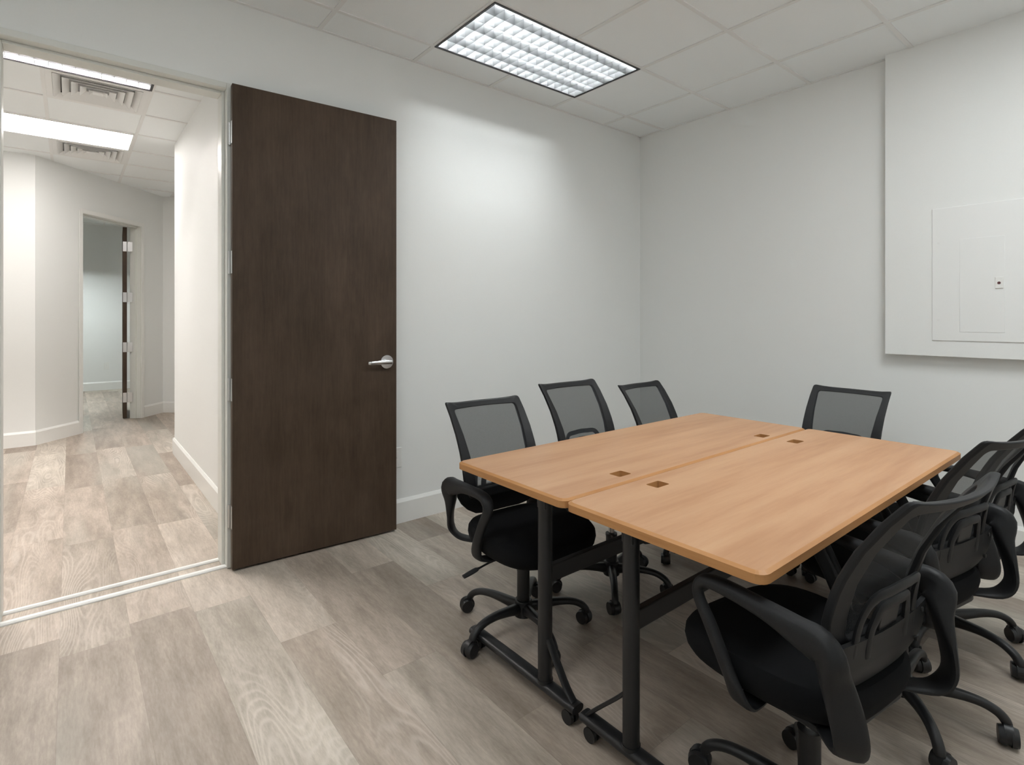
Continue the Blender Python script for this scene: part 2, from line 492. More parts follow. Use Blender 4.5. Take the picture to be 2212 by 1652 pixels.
# ---- ceilings (tiles + exposed grid), leaving holes for the recessed fixtures
VENTS = set()
def ceiling(name, x0, x1, y0, y1, px, py, holes, zc=ZC):
    """grid lines at px + k*T and py + k*T; holes = set of (kx, ky) cells left open"""
    bm = bmesh.new(); g = bmesh.new()
    kx0, kx1 = math.floor((x0 - px) / T), math.ceil((x1 - px) / T)
    ky0, ky1 = math.floor((y0 - py) / T), math.ceil((y1 - py) / T)
    for i in range(kx0, kx1):
        for j in range(ky0, ky1):
            if (i, j) in holes: continue
            a, b = max(x0, px + i * T), min(x1, px + (i + 1) * T)
            c, d = max(y0, py + j * T), min(y1, py + (j + 1) * T)
            if b - a < 0.004 or d - c < 0.004: continue
            box(bm, a, b, c, d, zc + 0.006, zc + 0.022)
    hw = 0.012
    for i in range(kx0, kx1 + 1):
        x = px + i * T
        if not (x0 + 0.01 < x < x1 - 0.01): continue
        for j in range(ky0, ky1):
            if (i, j) in holes and (i - 1, j) in holes and (i, j) not in VENTS: continue
            c, d = max(y0, py + j * T), min(y1, py + (j + 1) * T)
            if d > c: box(g, x - hw, x + hw, c, d, zc, zc + 0.008)
    for j in range(ky0, ky1 + 1):
        y = py + j * T
        if not (y0 + 0.01 < y < y1 - 0.01): continue
        for i in range(kx0, kx1):
            a, b = max(x0, px + i * T + hw), min(x1, px + (i + 1) * T - hw)
            if b > a: box(g, a, b, y - hw, y + hw, zc, zc + 0.008)
    # wall angle
    for (a, b, c, d) in ((x0, x1, y0, y0 + 0.02), (x0, x1, y1 - 0.02, y1), (x0, x0 + 0.02, y0, y1), (x1 - 0.02, x1, y0, y1)):
        box(g, a, b, c, d, zc + 0.001, zc + 0.007)
    o = struct(mk(name, bm, M['tile'])); mk('ceiling_grid', g, M['tbar'], o)
    return o

# ---- light fixtures: 2x4 ft parabolic louvre troffer, centre at (0,0), z = ceiling
def make_troffer(tube, spx=17, spy=6):
    t = empty('ceiling_light', (0, 0, 0))
    hx, hy = 1.196 / 2, 0.588 / 2
    bm = bmesh.new()   # housing open at the bottom
    z0, z1 = -0.002, 0.118
    box(bm, -hx, hx, -hy, hy, z1, z1 + 0.004)
    for s in (-1, 1):
        box(bm, -hx, hx, min(s * hy, s * (hy - 0.003)), max(s * hy, s * (hy - 0.003)), z0, z1)
        box(bm, min(s * hx, s * (hx - 0.003)), max(s * hx, s * (hx - 0.003)), -hy + 0.003, hy - 0.003, z0, z1)
    mk('housing', bm, M['housing'], t)
    bm = bmesh.new()   # dark outline
    e = 0.009
    for s in (-1, 1):
        box(bm, -hx - e, hx + e, min(s * (hy + e), s * (hy - 0.004)), max(s * (hy + e), s * (hy - 0.004)), -0.004, 0.004)
        box(bm, min(s * (hx + e), s * (hx - 0.004)), max(s * (hx + e), s * (hx - 0.004)), -hy + 0.004, hy - 0.004, -0.004, 0.004)
    mk('frame', bm, M['blackline'], t)
    bm = bmesh.new()   # louvre blades, wedge section
    zb, zt = 0.0, 0.068
    ax, ay = hx - 0.006, hy - 0.006
    def blade(p0, p1, n):
        p0, p1, n = Vector(p0), Vector(p1), Vector(n)
        vs = []
        for p in (p0, p1):
            for (a, z) in ((-0.0012, zb), (0.0012, zb), (0.0045, zt), (-0.0045, zt)):
                vs.append(bm.verts.new(p + n * a + Vector((0, 0, z))))
        for f in ((0, 1, 5, 4), (1, 2, 6, 5), (2, 3, 7, 6), (3, 0, 4, 7), (3, 2, 1, 0), (4, 5, 6, 7)):
            bm.faces.new([vs[i] for i in f])
    for j in range(spy + 1):
        y = -ay + 2 * ay * j / spy; blade((-ax, y, 0), (ax, y, 0), (0, 1, 0))
    for i in range(spx + 1):
        x = -ax + 2 * ax * i / spx; blade((x, -ay, 0), (x, ay, 0), (1, 0, 0))
    mk('louver', bm, M['alu'], t)
    for y in (-0.19, 0.0, 0.19):
        bm = bmesh.new(); cyl(bm, (-0.58, y, 0.094), (0.58, y, 0.094), 0.013, n=10)
        mk('lamp_tube', bm, tube, t, smooth=True)
    return t
def make_panel_light(mat=None):
    t = empty('ceiling_light', (0, 0, 0))
    hx, hy = 1.196 / 2, 0.588 / 2
    bm = bmesh.new()
    for s in (-1, 1):
        box(bm, -hx, hx, min(s * hy, s * (hy - 0.012)), max(s * hy, s * (hy - 0.012)), -0.003, 0.03)
        box(bm, min(s * hx, s * (hx - 0.012)), max(s * hx, s * (hx - 0.012)), -hy + 0.012, hy - 0.012, -0.003, 0.03)
    box(bm, -hx, hx, -hy, hy, 0.03, 0.034)
    mk('frame', bm, M['plastic_white'], t)
    bm = bmesh.new(); box(bm, -hx + 0.012, hx - 0.012, -hy + 0.012, hy - 0.012, 0.0, 0.006)
    mk('diffuser', bm, mat or M['diffuser'], t)
    return t
def copy_tree(o, parent=None):
    c = o.copy(); COL.objects.link(c)
    if parent is not None: c.parent = parent
    for ch in [x for x in bpy.data.objects if x.parent == o and x is not c]:
        copy_tree(ch, c)
    return c

XN1 = -GA - T        # right end of the visible fixture
room_light = make_troffer(M['tube_room']); room_light.location = (XN1 - T, -GB - T / 2, ZC)
tag(room_light, 'louvered fluorescent ceiling light above the table, in front of the long white wall', 'ceiling light')
unseen_light2 = make_panel_light(M['panel_fill_c']); tag(unseen_light2, '', 'ceiling light'); unseen_light2.location = (XN1 - T, -GB - T * 4.5, ZC)  # unseen light suggested by the bulkhead shadow; panel type and output chosen for fill
unseen_light2['label'] = 'unseen flat panel ceiling light over the near side of the meeting room, placed by guess for brightness'
fill_light3 = make_panel_light(M['panel_fill_b']); tag(fill_light3, '', 'ceiling light'); fill_light3.location = (XN1 - T * 5, -GB - T * 3.5, ZC)  # added out of view to lift the overall room brightness
fill_light3['label'] = 'added flat panel fill light out of view above the entrance side'
def cell(x, y, px, py): return (math.floor((x - px) / T), math.floor((y - py) / T))
holes = set()
for o in (room_light, unseen_light2, fill_light3):
    for dx in (-T / 2, T / 2): holes.add(cell(o.location.x + dx, o.location.y, -GA, -GB))
ceiling('ceiling', XW, 0, YS, YA, -GA, -GB, holes)

CPX, CPY = -3.595, 1.01      # corridor grid phase
hall1 = make_troffer(M['tube_hall']); hall1.location = (CPX - T, CPY + T / 2, ZC)
tag(hall1, 'louvered corridor ceiling light seen just under the door head', 'ceiling light')
hall2 = make_panel_light(); hall2.location = (CPX - T, CPY + T * 3.5, ZC)
tag(hall2, 'bright white corridor ceiling light between the two air vents', 'ceiling light')
def make_vent():
    t = empty('air_vent', (0, 0, 0)); h = 0.585 / 2
    bm = bmesh.new()   # face plate with square opening
    o = 0.256
    for s in (-1, 1):
        box(bm, -h, h, min(s * h, s * o), max(s * h, s * o), -0.003, 0.004)
        box(bm, min(s * h, s * o), max(s * h, s * o), -o, o, -0.003, 0.004)
    mk('face_plate', bm, M['tbar'], t, bevel=0.001)
    bm = bmesh.new(); box(bm, -o, o, -o, o, 0.05, 0.055)
    for s in (-1, 1):
        box(bm, -o, o, min(s * o, s * (o + 0.004)), max(s * o, s * (o + 0.004)), 0.004, 0.05)
        box(bm, min(s * o, s * (o + 0.004)), max(s * o, s * (o + 0.004)), -o, o, 0.004, 0.05)
    mk('duct_box', bm, M['duct'], t)
    bm = bmesh.new()   # concentric sloping square vanes
    for k in range(5):
        r = 0.255 - k * 0.050; r2 = r - 0.038
        A = [(-r, -r), (r, -r), (r, r), (-r, r)]; B = [(-r2, -r2), (r2, -r2), (r2, r2), (-r2, r2)]
        lo = [bm.verts.new((x, y, -0.006)) for x, y in A]; hi = [bm.verts.new((x, y, 0.026)) for x, y in B]
        lo2 = [bm.verts.new((x * 0.985, y * 0.985, -0.007)) for x, y in A]; hi2 = [bm.verts.new((x * 0.985, y * 0.985, 0.024)) for x, y in B]
        for i in range(4):
            j = (i + 1) % 4
            bm.faces.new((lo[i], lo[j], hi[j], hi[i])); bm.faces.new((lo2[j], lo2[i], hi2[i], hi2[j]))
            bm.faces.new((lo[i], lo2[i], lo2[j], lo[j])); bm.faces.new((hi[j], hi2[j], hi2[i], hi[i]))
    box(bm, -0.03, 0.03, -0.03, 0.03, -0.004, 0.0)
    mk('vanes', bm, M['tbar'], t)
    return t
v1 = make_vent(); v1.location = (CPX - T / 2, CPY + T * 1.5, ZC)
tag(v1, 'square louvered air vent in the corridor ceiling, nearer one', 'air vent')
v2 = copy_tree(v1); v2.location = (CPX - T / 2, CPY + T * 4.5, ZC)
v2['label'] = 'smaller-looking air vent beyond the bright corridor light'
for v in (v1, v2): v['group'] = 'corridor ceiling air vents'
holes = set()
for o in (hall1, hall2):
    for dx in (-T / 2, T / 2): holes.add(cell(o.location.x + dx, o.location.y, CPX, CPY))
for o in (v1, v2): holes.add(cell(o.location.x, o.location.y, CPX, CPY)); VENTS.add(cell(o.location.x, o.location.y, CPX, CPY))
# far room fixture in the same module
far = make_troffer(M['tube_far'], 12, 4); far.location = (CPX - T * 1.0, CPY + T * 10.5, ZC)
tag(far, 'ceiling light of the far room, glimpsed at the top of the distant doorway', 'ceiling light')
for dx in (-T / 2, T / 2): holes.add(cell(far.location.x + dx, far.location.y, CPX, CPY))
ceiling('ceiling_corridor', -5.7, -1.9, YA + 0.13, 9.07, CPX, CPY, holes)

# ================================================================ DOORS
def hinge(parent, x, y, z, h=0.115, side=1):
    """butt hinge: bright leaf on the edge of the door plus dark knuckle"""
    bm = bmesh.new()
    box(bm, x - 0.0022, x + 0.0005, y + 0.004, y + 0.042, z - h / 2, z + h / 2)
    cyl(bm, (x - 0.006, y + 0.047, z - h / 2), (x - 0.006, y + 0.047, z + h / 2), 0.006, n=12)
    return mk('hinge', bm, M['satin'], parent, smooth=True)

def lever_handle(parent, mat4):
    """rose plus lever, local x along the door face, -y out of the face"""
    bm = bmesh.new()
    cyl(bm, (0, 0, 0), (0, -0.011, 0), 0.043, 0.040, 36)
    cyl(bm, (0, -0.011, 0), (0, -0.055, 0), 0.012, 0.011, 20)
    sweep(bm, [((0.012, -0.055, 0), 0.026, 0.014, (0, 0, 1)), ((-0.03, -0.057, 0.001), 0.026, 0.013, (0, 0, 1)),
               ((-0.08, -0.058, 0.001), 0.023, 0.012, (0, 0, 1)), ((-0.118, -0.056, 0), 0.021, 0.012, (0, 0, 1)),
               ((-0.128, -0.050, 0), 0.020, 0.012, (0, 0, 1))], 4, 12)
    for v in bm.verts: v.co = mat4 @ v.co
    return mk('door_handle', bm, M['chrome'], parent, smooth=True)

# entrance door, swung right open against the wall
HPX, HPY = -3.418, -0.053
dx_, dy_ = -2.520 - HPX, -0.098 - HPY
LEAF = math.hypot(dx_, dy_); ANG = math.atan2(dy_, dx_)
bm = bmesh.new(); box(bm, 0, LEAF, 0, 0.044, 0.012, 2.497)
d1 = struct(mk('door_1', bm, M['walnut'], bevel=0.0015), 'dark walnut veneer door standing wide open against the wall')
d1.location = (HPX, HPY, 0); d1.rotation_euler = (0, 0, ANG)
for z in (2.25, 1.585, 0.93, 0.275): hinge(d1, 0.0, 0.0, z)
lever_handle(d1, Matrix.Translation((LEAF - 0.066, 0, 1.035)))
# frame leaf of the hinges
# far door, open into the far room, hinged on the right jamb
d2 = None
def far_door():
    bm = bmesh.new(); box(bm, -0.044, 0, 0.0, 0.86, 0.012, TZ - 0.012)
    o = struct(mk('door_2', bm, M['walnut'], bevel=0.0015), 'distant dark door seen edge-on in the far doorway')
    p = PB + DW * (TR - 0.050) - NW * (WT + 0.020)
    o.location = (p.x, p.y, 0)
    o.rotation_euler = (0, 0, math.radians(-3))
    for z in (2.21, 1.56, 0.92, 0.275):
        b2 = bmesh.new()
        box(b2, -0.042, 0.0, -0.003, 0.0005, z - 0.062, z + 0.062)
        box(b2, 0.006, 0.058, -0.010, -0.006, z - 0.062, z + 0.062)
        cyl(b2, (0.003, -0.006, z - 0.062), (0.003, -0.006, z + 0.062), 0.007, n=10)
        mk('hinge', b2, M['satin'], o)
    return o
d2 = far_door()

# ================================================================ WALL FITTINGS
def outlet(x, y, z, n='y'):
    t = empty('wall_outlet', (x, y, z))
    bm = bmesh.new(); box(bm, -0.037, 0.037, -0.006, 0, -0.0625, 0.0625)
    mk('cover_plate', bm, M['plastic_white'], t, bevel=0.002)
    for s in (-1, 1):
        bm = bmesh.new(); box(bm, -0.016, 0.016, -0.008, -0.006, s * 0.026 - 0.015, s * 0.026 + 0.015)
        mk('socket', bm, M['plastic_white'], t, bevel=0.001)
    bm = bmesh.new(); cyl(bm, (0, -0.006, 0), (0, -0.0075, 0), 0.003, n=10); mk('screw', bm, M['satin'], t)
    return t
tag(outlet(-2.462, YA, 0.415), 'white electrical outlet on the wall just past the open dark door', 'electrical outlet')
tag(outlet(-3.552, 9.07, 0.43), 'small white outlet low on the far room wall', 'electrical outlet')

# electrical panel painted into the bulkhead
ep = empty('electrical_panel', (BX, -2.42, 1.56))
tag(ep, 'white painted electrical panel cover set in the boxed-out right wall', 'electrical panel')
bm = bmesh.new(); box(bm, -0.006, 0, -0.245, 0.245, -0.395, 0.385); mk('cover', bm, M['panel'], ep, bevel=0.002)
bm = bmesh.new(); box(bm, -0.0078, -0.006, -0.080, 0.115, -0.343, 0.193); mk('panel_door', bm, M['panel'], ep, bevel=0.001)
bm = bmesh.new(); box(bm, -0.013, -0.0078, -0.075, -0.040, -0.098, -0.035); lt = mk('latch', bm, M['plastic_white'], ep, bevel=0.002)
bm = bmesh.new(); cyl(bm, (-0.013, -0.057, -0.068), (-0.0145, -0.057, -0.068), 0.0075, n=14); mk('key_slot', bm, M['red'], lt)
for (yy, zz) in ((0.215, 0.18), (0.215, -0.275), (-0.215, 0.18), (-0.215, -0.275)):
    bm = bmesh.new(); cyl(bm, (-0.006, yy, zz), (-0.0075, yy, zz), 0.006, n=12); mk('screw', bm, M['tbar'], ep)

# ================================================================ TABLES
TX0, TX1, TZT, TTH = -2.888, -1.160, 0.740, 0.027
def tabletop(bm, y0, y1, slots):
    """slab with rounded corners, chamfered top edge and square cable holes (x0,x1,y0,y1)"""
    cx, cy = (TX0 + TX1) / 2, (y0 + y1) / 2
    out = rrect(cx, cy, (TX1 - TX0) / 2, (y1 - y0) / 2, 0.030, 5)
    inn = rrect(cx, cy, (TX1 - TX0) / 2 - 0.010, (y1 - y0) / 2 - 0.010, 0.022, 5)
    zt, zm, zb = TZT, TZT - 0.0055, TZT - TTH
    def loop(pts, z): return [bm.verts.new((p[0], p[1], z)) for p in pts]
    T0, M0, B0 = loop(inn, zt), loop(out, zm), loop(out, zb)
    n = len(out)
    for i in range(n):
        j = (i + 1) % n
        bm.faces.new((T0[i], T0[j], M0[j], M0[i])).material_index = 1
        bm.faces.new((M0[i], M0[j], B0[j], B0[i])).material_index = 1
    holes_t, holes_b = [], []
    for (a, b, c, d) in slots:
        r = rrect((a + b) / 2, (c + d) / 2, (b - a) / 2, (d - c) / 2, 0.006, 2)
        ht, hb = loop(r, zt), loop(r, zb); k = len(r)
        for i in range(k): bm.faces.new((ht[i], hb[i], hb[(i + 1) % k], ht[(i + 1) % k])).material_index = 1
        holes_t.append(ht); holes_b.append(hb)
    for outer, hs in ((T0, holes_t), (B0, holes_b)):
        edges = []
        for lp in [outer] + hs:
            for i in range(len(lp)):
                e = bm.edges.get((lp[i], lp[(i + 1) % len(lp)])) or bm.edges.new((lp[i], lp[(i + 1) % len(lp)]))
                edges.append(e)
        bmesh.ops.triangle_fill(bm, edges=edges, use_beauty=True, use_dissolve=False)

def make_table(y_out, y_in, slots, label):
    """y_out: chair side edge, y_in: edge at the seam"""
    y0, y1 = min(y_out, y_in), max(y_out, y_in)
    s = 1 if y_out > y_in else -1           # direction from the seam to the chair side
    t = empty('flip_table', ((TX0 + TX1) / 2, (y0 + y1) / 2, 0)); L = t.location.copy()
    tag(t, label, 'table', 'paired beech tables')
    def add(name, bm, mat, **k):
        for v in bm.verts: v.co -= L
        return mk(name, bm, mat, t, **k)
    bm = bmesh.new(); tabletop(bm, y0, y1, slots)
    for v in bm.verts: v.co -= L
    me = bpy.data.meshes.new('tabletop')
    bmesh.ops.recalc_face_normals(bm, faces=bm.faces); bm.to_mesh(me); bm.free()
    me.materials.append(M['beech']); me.materials.append(M['beech_edge'])
    link(bpy.data.objects.new('tabletop', me), t)
    yp = y_in + s * (0.165 if s > 0 else 0.195)
    for xp in (-2.812, -1.235):
        bm = bmesh.new()
        cyl(bm, (xp, yp, 0.078), (xp, yp, 0.694), 0.0245, n=24)
        cyl(bm, (xp, yp, 0.070), (xp, yp, 0.082), 0.027, n=24)
        add('post', bm, M['steel_black'], smooth=True)
        bm = bmesh.new()      # D-section foot rail
        a, b = y_in + s * 0.012, y_out - s * 0.01
        sweep(bm, [((xp, a, 0.061), 0.050, 0.028, (1, 0, 0)), ((xp, (a + b) / 2, 0.061), 0.050, 0.030, (1, 0, 0)), ((xp, b, 0.061), 0.046, 0.028, (1, 0, 0))], 6, 16, 2.6)
        add('foot', bm, M['steel_black'], smooth=True)
        bm = bmesh.new()      # slanting strut from the foot to the post
        sweep(bm, [((xp, y_in + s * 0.030, 0.072), 0.028, 0.012, (1, 0, 0)), ((xp, y_in + s * 0.07, 0.112), 0.028, 0.012, (1, 0, 0)),
                   ((xp, yp - s * 0.022, 0.215), 0.028, 0.012, (1, 0, 0)), ((xp, yp - s * 0.010, 0.26), 0.026, 0.010, (1, 0, 0))], 5, 10)
        add('brace', bm, M['steel_black'], smooth=True)
        bm = bmesh.new()      # flip bracket under the top
        box(bm, xp - 0.015, xp + 0.015, y0 + 0.07, y1 - 0.07, TZT - TTH - 0.018, TZT - TTH)
        box(bm, xp - 0.020, xp + 0.020, yp - 0.020, yp + 0.020, TZT - TTH - 0.055, TZT - TTH - 0.018)
        add('bracket', bm, M['steel_black'], bevel=0.003)
        for yy in (a + s * 0.035, b - s * 0.035):
            bm = bmesh.new()
            for w in (-0.017, 0.005): cyl(bm, (xp + w, yy, 0.0225), (xp + w + 0.012, yy, 0.0225), 0.0225, n=18)
            cyl(bm, (xp - 0.006, yy, 0.0225), (xp + 0.006, yy, 0.0225), 0.008, n=10)
            cyl(bm, (xp, yy, 0.028), (xp, yy, 0.05), 0.010, n=10)
            add('caster', bm, M['wheel'], smooth=True)
    bm = bmesh.new()
    box(bm, -2.80, -1.247, yp - 0.012, yp + 0.012, 0.402, 0.460)
    add('crossbeam', bm, M['steel_black'], bevel=0.004)
    bm = bmesh.new()
    for k in (-1, 1):
        sweep(bm, [((-2.79, yp + s * 0.03, 0.66), 0.012, 0.008, (0, 1, 0)), ((-2.70, yp + s * 0.035, 0.64), 0.012, 0.008, (0, 1, 0)), ((-2.66, yp + s * 0.04, 0.60), 0.014, 0.008, (0, 1, 0))], 4, 8)
        break
    add('release_lever', bm, M['steel_black'], smooth=True)
    return t
YM = -1.9130
make_table(-1.318, YM + 0.0015, [(-2.560, -2.494, -1.860, -1.809), (-1.550, -1.480, -1.878, -1.829)],
           'beech topped flip table nearer the long wall, left half of the pair')
make_table(-2.530, YM - 0.0015, [(-2.560, -2.491, -2.018, -1.970), (-1.550, -1.475, -2.030, -1.981)],
           'beech topped flip table nearer the camera, right half of the pair')

# ================================================================ CHAIRS
def yb(z, x=0.0, hw=0.2):
    """surface of the backrest: leans back at the top and wraps forward at the sides"""
    P = [(0.50, -0.138), (0.58, -0.140), (0.66, -0.149), (0.74, -0.172), (0.82, -0.211), (0.90, -0.265), (0.96, -0.315)]
    z = min(max(z, P[0][0]), P[-1][0])
    for (a, ya), (b, yb_) in zip(P, P[1:]):
        if z <= b:
            y = ya + (yb_ - ya) * (z - a) / (b - a); break
    bow = 0.012 + 0.026 * min(1, max(0, (z - 0.56) / 0.34))
    return y - bow * (1 - (x / hw) ** 2)

def surf_ring(bm, outer, inner, th, mi=0):
    """closed ring between two outlines (x,z) laid on the back surface"""
    n = len(outer)
    def L(pts, off): return [bm.verts.new((x, yb(z, x) + off, z)) for x, z in pts]
    of, inf, ob, inb = L(outer, th / 2), L(inner, th / 2), L(outer, -th / 2), L(inner, -th / 2)
    for i in range(n):
        j = (i + 1) % n
        for q in ((of[i], of[j], inf[j], inf[i]), (ob[j], ob[i], inb[i], inb[j]), (of[j], of[i], ob[i], ob[j]), (inf[i], inf[j], inb[j], inb[i])):
            bm.faces.new(q).material_index = mi

def contour(zt, zb, wt, wb, r, n_side=10, n_top=12):
    """trapezoid with softly rounded corners; sampled evenly, returns (x,z)"""
    def seg(a, b, n): return [(a[0] + (b[0] - a[0]) * i / n, a[1] + (b[1] - a[1]) * i / n) for i in range(n)]
    c = [(-wt, zt), (wt, zt), (wb, zb), (-wb, zb)]
    pts = []
    for k in range(4):
        a, b = Vector(c[k]), Vector(c[(k + 1) % 4]); nx = Vector(c[(k + 2) % 4])
        d = (b - a).normalized(); d2 = (nx - b).normalized()
        rr = r if k in (0, 3) else (r * 1.6)
        ra = r if k in (0, 1) else (r * 1.6)
        s0 = a + d * ra; s1 = b - d * rr
        m = n_top if k in (0, 2) else n_side
        pts += [tuple(s0 + (s1 - s0) * (i / m)) for i in range(m + 1)]
        e0 = b - d * rr; e1 = b + d2 * rr
        for i in (1, 2, 3):
            t = i / 4; pts.append(tuple(e0 * (1 - t) ** 2 + b * 2 * t * (1 - t) + e1 * t * t))
    return pts

def make_chair():
    t = empty('office_chair', (0, 0, 0))
    up = []      # parts that ride on the gas lift
    # --- seat: rings of a rounded square
    bm = bmesh.new(); rings = []
    prof = [(0.60, 0.394), (0.84, 0.395), (0.93, 0.405), (0.98, 0.424), (1.0, 0.446), (0.99, 0.466), (0.95, 0.480), (0.82, 0.487), (0.5, 0.484)]
    nn = 48
    for sc, z in prof:
        r = []
        for i in range(nn):
            a = 2 * PI * i / nn; ca, sa = math.cos(a), math.sin(a); e = 2 / 3.4
            x = math.copysign(abs(ca) ** e, ca) * 0.240; y = math.copysign(abs(sa) ** e, sa) * 0.228
            x *= 1 - 0.10 * max(0, -y / 0.228)          # narrower at the rear
            dz = -0.010 * max(0, y / 0.228) ** 3 * sc ** 2   # waterfall front
            dz += 0.008 * abs(x / 0.238) ** 2
            r.append(bm.verts.new((x * sc, y * sc + 0.044, z + dz)))
        rings.append(r)
    for a, b in zip(rings, rings[1:]):
        for i in range(nn): bm.faces.new((a[i], a[(i + 1) % nn], b[(i + 1) % nn], b[i]))
    bm.faces.new(rings[0][::-1]); bm.faces.new(rings[-1])
    up.append(mk('seat', bm, M['fabric'], t, smooth=True))
    bm = bmesh.new()
    prism(bm, rrect(0, 0.01, 0.165, 0.165, 0.05, 5), 0.378, 0.394)
    up.append(mk('seat_pan', bm, M['plastic'], t, bevel=0.004))
    # --- tilt mechanism, lever
    bm = bmesh.new()
    prism(bm, rrect(0, 0.01, 0.060, 0.095, 0.02, 3), 0.345, 0.380); cyl(bm, (0, 0, 0.325), (0, 0, 0.35), 0.026, n=20)
    cyl(bm, (0, 0.095, 0.360), (0, 0.135, 0.357), 0.020, 0.022, 16)
    up.append(mk('tilt_mechanism', bm, M['steel_black'], t, bevel=0.003))
    bm = bmesh.new()
    sweep(bm, [((0.05, 0.01, 0.358), 0.008, 0.008, (0, 0, 1)), ((0.15, 0.0, 0.352), 0.008, 0.008, (0, 0, 1)), ((0.215, -0.006, 0.338), 0.008, 0.008, (0, 0, 1)), ((0.225, -0.007, 0.336), 0.022, 0.010, (0, 1, 0)), ((0.262, -0.01, 0.326), 0.026, 0.011, (0, 1, 0)), ((0.285, -0.012, 0.320), 0.022, 0.010, (0, 1, 0))], 4, 10)
    up.append(mk('height_lever', bm, M['plastic'], t, smooth=True))
    # --- backrest frame
    bm = bmesh.new()
    outer = contour(0.945, 0.560, 0.200, 0.200, 0.012)
    inner = contour(0.921, 0.600, 0.168, 0.140, 0.016)
    # corners flare upward a little: lift the outline near the upper corners
    outer = [(x * (1 - 0.16 * max(0, (0.64 - z) / 0.08) ** 1.5), z) for x, z in outer]
    outer = [(x, z + (0.010 * (abs(x) / 0.2) ** 4 if z > 0.9 else 0)) for x, z in outer]
    surf_ring(bm, outer, inner, 0.020)
    fr = mk('back_frame', bm, M['plastic'], t, smooth=True, bevel=0.005); up.append(fr)
    # --- mesh panel, a thin double-curved sheet
    bm = bmesh.new(); nx, nz = 16, 22; grid = []
    for j in range(nz + 1):
        v = j / nz; z = 0.592 + (0.928 - 0.592) * v; w = 0.144 + (0.176 - 0.144) * v
        grid.append([bm.verts.new((x, yb(z, x) + 0.004, z)) for x in [w * (2 * i / nx - 1) for i in range(nx + 1)]])
    for j in range(nz):
        for i in range(nx): bm.faces.new((grid[j][i], grid[j][i + 1], grid[j + 1][i + 1], grid[j + 1][i]))
    up.append(mk('back_mesh', bm, M['mesh'], t, smooth=True))
    # --- lumbar support behind the mesh: lower plate, two nested arches
    OFF = -0.022
    bm = bmesh.new()
    def arch(w_bot, w_top, zb, zt, wd, th, off):
        P = [(-w_bot, zb), (-(w_bot + w_top) / 2 - 0.004, (zb + zt) / 2), (-w_top, zt - 0.03), (-w_top * 0.80, zt - 0.004), (-w_top * 0.4, zt), (0, zt + 0.002),
             (w_top * 0.4, zt), (w_top * 0.80, zt - 0.004), (w_top, zt - 0.03), ((w_bot + w_top) / 2 + 0.004, (zb + zt) / 2), (w_bot, zb)]
        sw = []
        for i, (x, z) in enumerate(P):
            a = P[max(i - 1, 0)]; b = P[min(i + 1, len(P) - 1)]
            d = Vector((b[0] - a[0], 0, b[1] - a[1])).normalized()
            sw.append(((x, yb(z, x) + off, z), wd, th, (-d.z, 0, d.x)))
        sweep(bm, sw, 5, 10, 3.5)
    arch(0.130, 0.112, 0.555, 0.704, 0.022, 0.010, OFF)
    arch(0.082, 0.070, 0.555, 0.668, 0.024, 0.012, OFF - 0.002)
    # plate
    rows = []
    prof2 = [(0.490, 0.090), (0.497, 0.140), (0.517, 0.176), (0.545, 0.204), (0.575, 0.222), (0.602, 0.224)]
    for z, w in prof2:
        yy = lambda x: yb(max(z, 0.5), x) + OFF + 0.000 + max(0, 0.53 - z) * 0.35
        rows.append(([bm.verts.new((w * k / 6, yy(w * k / 6) + 0.005, z)) for k in range(-6, 7)],
                     [bm.verts.new((w * k / 6, yy(w * k / 6) - 0.006, z)) for k in range(-6, 7)]))
    for (a, a2), (b, b2) in zip(rows, rows[1:]):
        for k in range(12):
            bm.faces.new((a[k], a[k + 1], b[k + 1], b[k])); bm.faces.new((a2[k + 1], a2[k], b2[k], b2[k + 1]))
        bm.faces.new((a[0], b[0], b2[0], a2[0])); bm.faces.new((a[12], a2[12], b2[12], b[12]))
    for (a, a2), fl in ((rows[0], 1), (rows[-1], -1)):
        for k in range(12): bm.faces.new((a[k + 1], a[k], a2[k], a2[k + 1]) if fl > 0 else (a[k], a[k + 1], a2[k + 1], a2[k]))
    for sx in (-1, 1):
        for (x, z) in ((0.185, 0.585), (0.158, 0.522)):
            sc_ = bmesh.new()
            y = yb(z, x) + OFF - 0.006; cyl(sc_, (sx * x, y + 0.003, z), (sx * x, y - 0.0035, z), 0.006, n=12)
            up.append(mk('screw', sc_, M['dark'], t))
    lum = mk('lumbar_support', bm, M['plastic'], t, smooth=True); up.append(lum)
    bm = bmesh.new()
    prism(bm, rrect(0, 0, 0.040, 0.055, 0.014, 4), -0.004, 0.004)
    for v in bm.verts:
        x, z, o = v.co.x, v.co.y * 0.85 + 0.610, v.co.z
        v.co = Vector((x, yb(z, x) + OFF + 0.004 + o, z))
    up.append(mk('lumbar_pad', bm, M['mesh'] if False else M['steel_black'], t, bevel=0.002))
